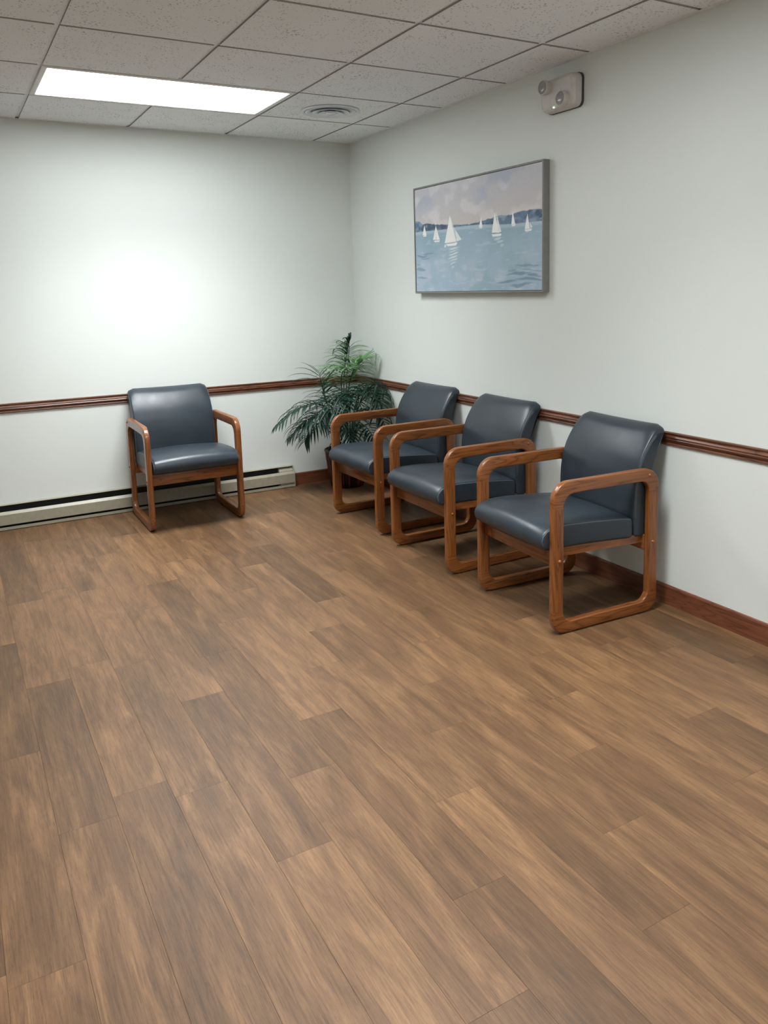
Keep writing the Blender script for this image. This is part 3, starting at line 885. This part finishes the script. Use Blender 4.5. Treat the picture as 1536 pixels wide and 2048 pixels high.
FR = [
    # upright fronds against the corner
    (((-0.20, -0.20, 0.22), (-0.205, -0.19, 0.55), (-0.185, -0.18, 0.80), (-0.155, -0.18, 0.95), (-0.135, -0.19, 1.045)), 0.18, 24, 'leaf', 1.15, 0.52),
    (((-0.19, -0.22, 0.22), (-0.197, -0.215, 0.50), (-0.187, -0.21, 0.72), (-0.168, -0.21, 0.88), (-0.150, -0.21, 0.985)), 0.23, 26, 'leaf_lit', 0.9, 0.48),
    (((-0.22, -0.22, 0.22), (-0.21, -0.24, 0.52), (-0.195, -0.28, 0.74), (-0.170, -0.34, 0.86), (-0.150, -0.40, 0.90)), 0.23, 24, 'leaf_lit', 0.85, 0.50),
    (((-0.20, -0.23, 0.22), (-0.23, -0.24, 0.55), (-0.25, -0.26, 0.74), (-0.258, -0.31, 0.83), (-0.26, -0.38, 0.85)), 0.21, 22, 'leaf_lit', 0.95, 0.46),
    # left upright with feathers to the left
    (((-0.23, -0.20, 0.22), (-0.30, -0.20, 0.48), (-0.355, -0.20, 0.66), (-0.375, -0.19, 0.76), (-0.372, -0.18, 0.815)), 0.25, 20, 'leaf', 0.7, 0.36),
    # long arching fronds to the left
    (((-0.23, -0.24, 0.22), (-0.30, -0.27, 0.46), (-0.43, -0.30, 0.605), (-0.60, -0.31, 0.60), (-0.76, -0.30, 0.490)), 0.17, 34, 'leaf', 1.5, 0.32),
    (((-0.22, -0.25, 0.22), (-0.29, -0.29, 0.44), (-0.40, -0.34, 0.545), (-0.53, -0.37, 0.53), (-0.62, -0.38, 0.44)), 0.18, 28, 'leaf', 1.4, 0.32),
    (((-0.23, -0.23, 0.22), (-0.31, -0.25, 0.42), (-0.42, -0.27, 0.52), (-0.55, -0.28, 0.50), (-0.66, -0.28, 0.40)), 0.17, 28, 'leaf', 1.4, 0.32),
    # towards the room
    (((-0.22, -0.25, 0.22), (-0.28, -0.30, 0.52), (-0.345, -0.38, 0.655), (-0.40, -0.49, 0.64), (-0.43, -0.58, 0.53)), 0.23, 28, 'leaf', 1.1, 0.34),
    (((-0.22, -0.24, 0.22), (-0.29, -0.27, 0.52), (-0.37, -0.33, 0.63), (-0.46, -0.40, 0.60), (-0.52, -0.46, 0.48)), 0.21, 26, 'leaf', 1.1, 0.34),
    (((-0.21, -0.26, 0.22), (-0.25, -0.32, 0.42), (-0.30, -0.42, 0.53), (-0.34, -0.53, 0.50), (-0.36, -0.60, 0.40)), 0.20, 26, 'leaf', 1.2, 0.34),
    (((-0.20, -0.26, 0.22), (-0.21, -0.30, 0.55), (-0.225, -0.38, 0.67), (-0.24, -0.48, 0.67), (-0.25, -0.58, 0.57)), 0.21, 26, 'leaf', 1.1, 0.36),
    (((-0.20, -0.25, 0.22), (-0.24, -0.29, 0.54), (-0.28, -0.36, 0.70), (-0.31, -0.46, 0.70), (-0.33, -0.55, 0.60)), 0.22, 26, 'leaf', 1.1, 0.36),
    (((-0.19, -0.25, 0.22), (-0.17, -0.31, 0.50), (-0.15, -0.40, 0.66), (-0.14, -0.52, 0.68), (-0.14, -0.62, 0.58)), 0.21, 26, 'leaf', 1.15, 0.36),
    # along the right wall
    (((-0.19, -0.22, 0.22), (-0.15, -0.25, 0.55), (-0.10, -0.32, 0.69), (-0.07, -0.42, 0.73), (-0.06, -0.53, 0.67)), 0.18, 24, 'leaf', 1.0, 0.40),
    (((-0.19, -0.24, 0.22), (-0.16, -0.29, 0.58), (-0.13, -0.38, 0.68), (-0.11, -0.48, 0.69), (-0.10, -0.58, 0.61)), 0.19, 24, 'leaf', 1.0, 0.40),
    (((-0.19, -0.23, 0.22), (-0.14, -0.28, 0.44), (-0.10, -0.38, 0.55), (-0.08, -0.50, 0.53), (-0.08, -0.58, 0.44)), 0.17, 24, 'leaf', 1.2, 0.34),
    # low fronds over the rim
    (((-0.21, -0.24, 0.22), (-0.24, -0.30, 0.36), (-0.29, -0.40, 0.42), (-0.34, -0.49, 0.38), (-0.37, -0.54, 0.30)), 0.16, 22, 'leaf', 1.2, 0.32),
    (((-0.24, -0.21, 0.22), (-0.32, -0.22, 0.38), (-0.42, -0.24, 0.46), (-0.50, -0.26, 0.43), (-0.55, -0.28, 0.36)), 0.17, 22, 'leaf', 1.2, 0.32),
    (((-0.19, -0.25, 0.22), (-0.18, -0.32, 0.38), (-0.17, -0.42, 0.45), (-0.17, -0.52, 0.42), (-0.17, -0.58, 0.34)), 0.16, 22, 'leaf', 1.2, 0.32),
]
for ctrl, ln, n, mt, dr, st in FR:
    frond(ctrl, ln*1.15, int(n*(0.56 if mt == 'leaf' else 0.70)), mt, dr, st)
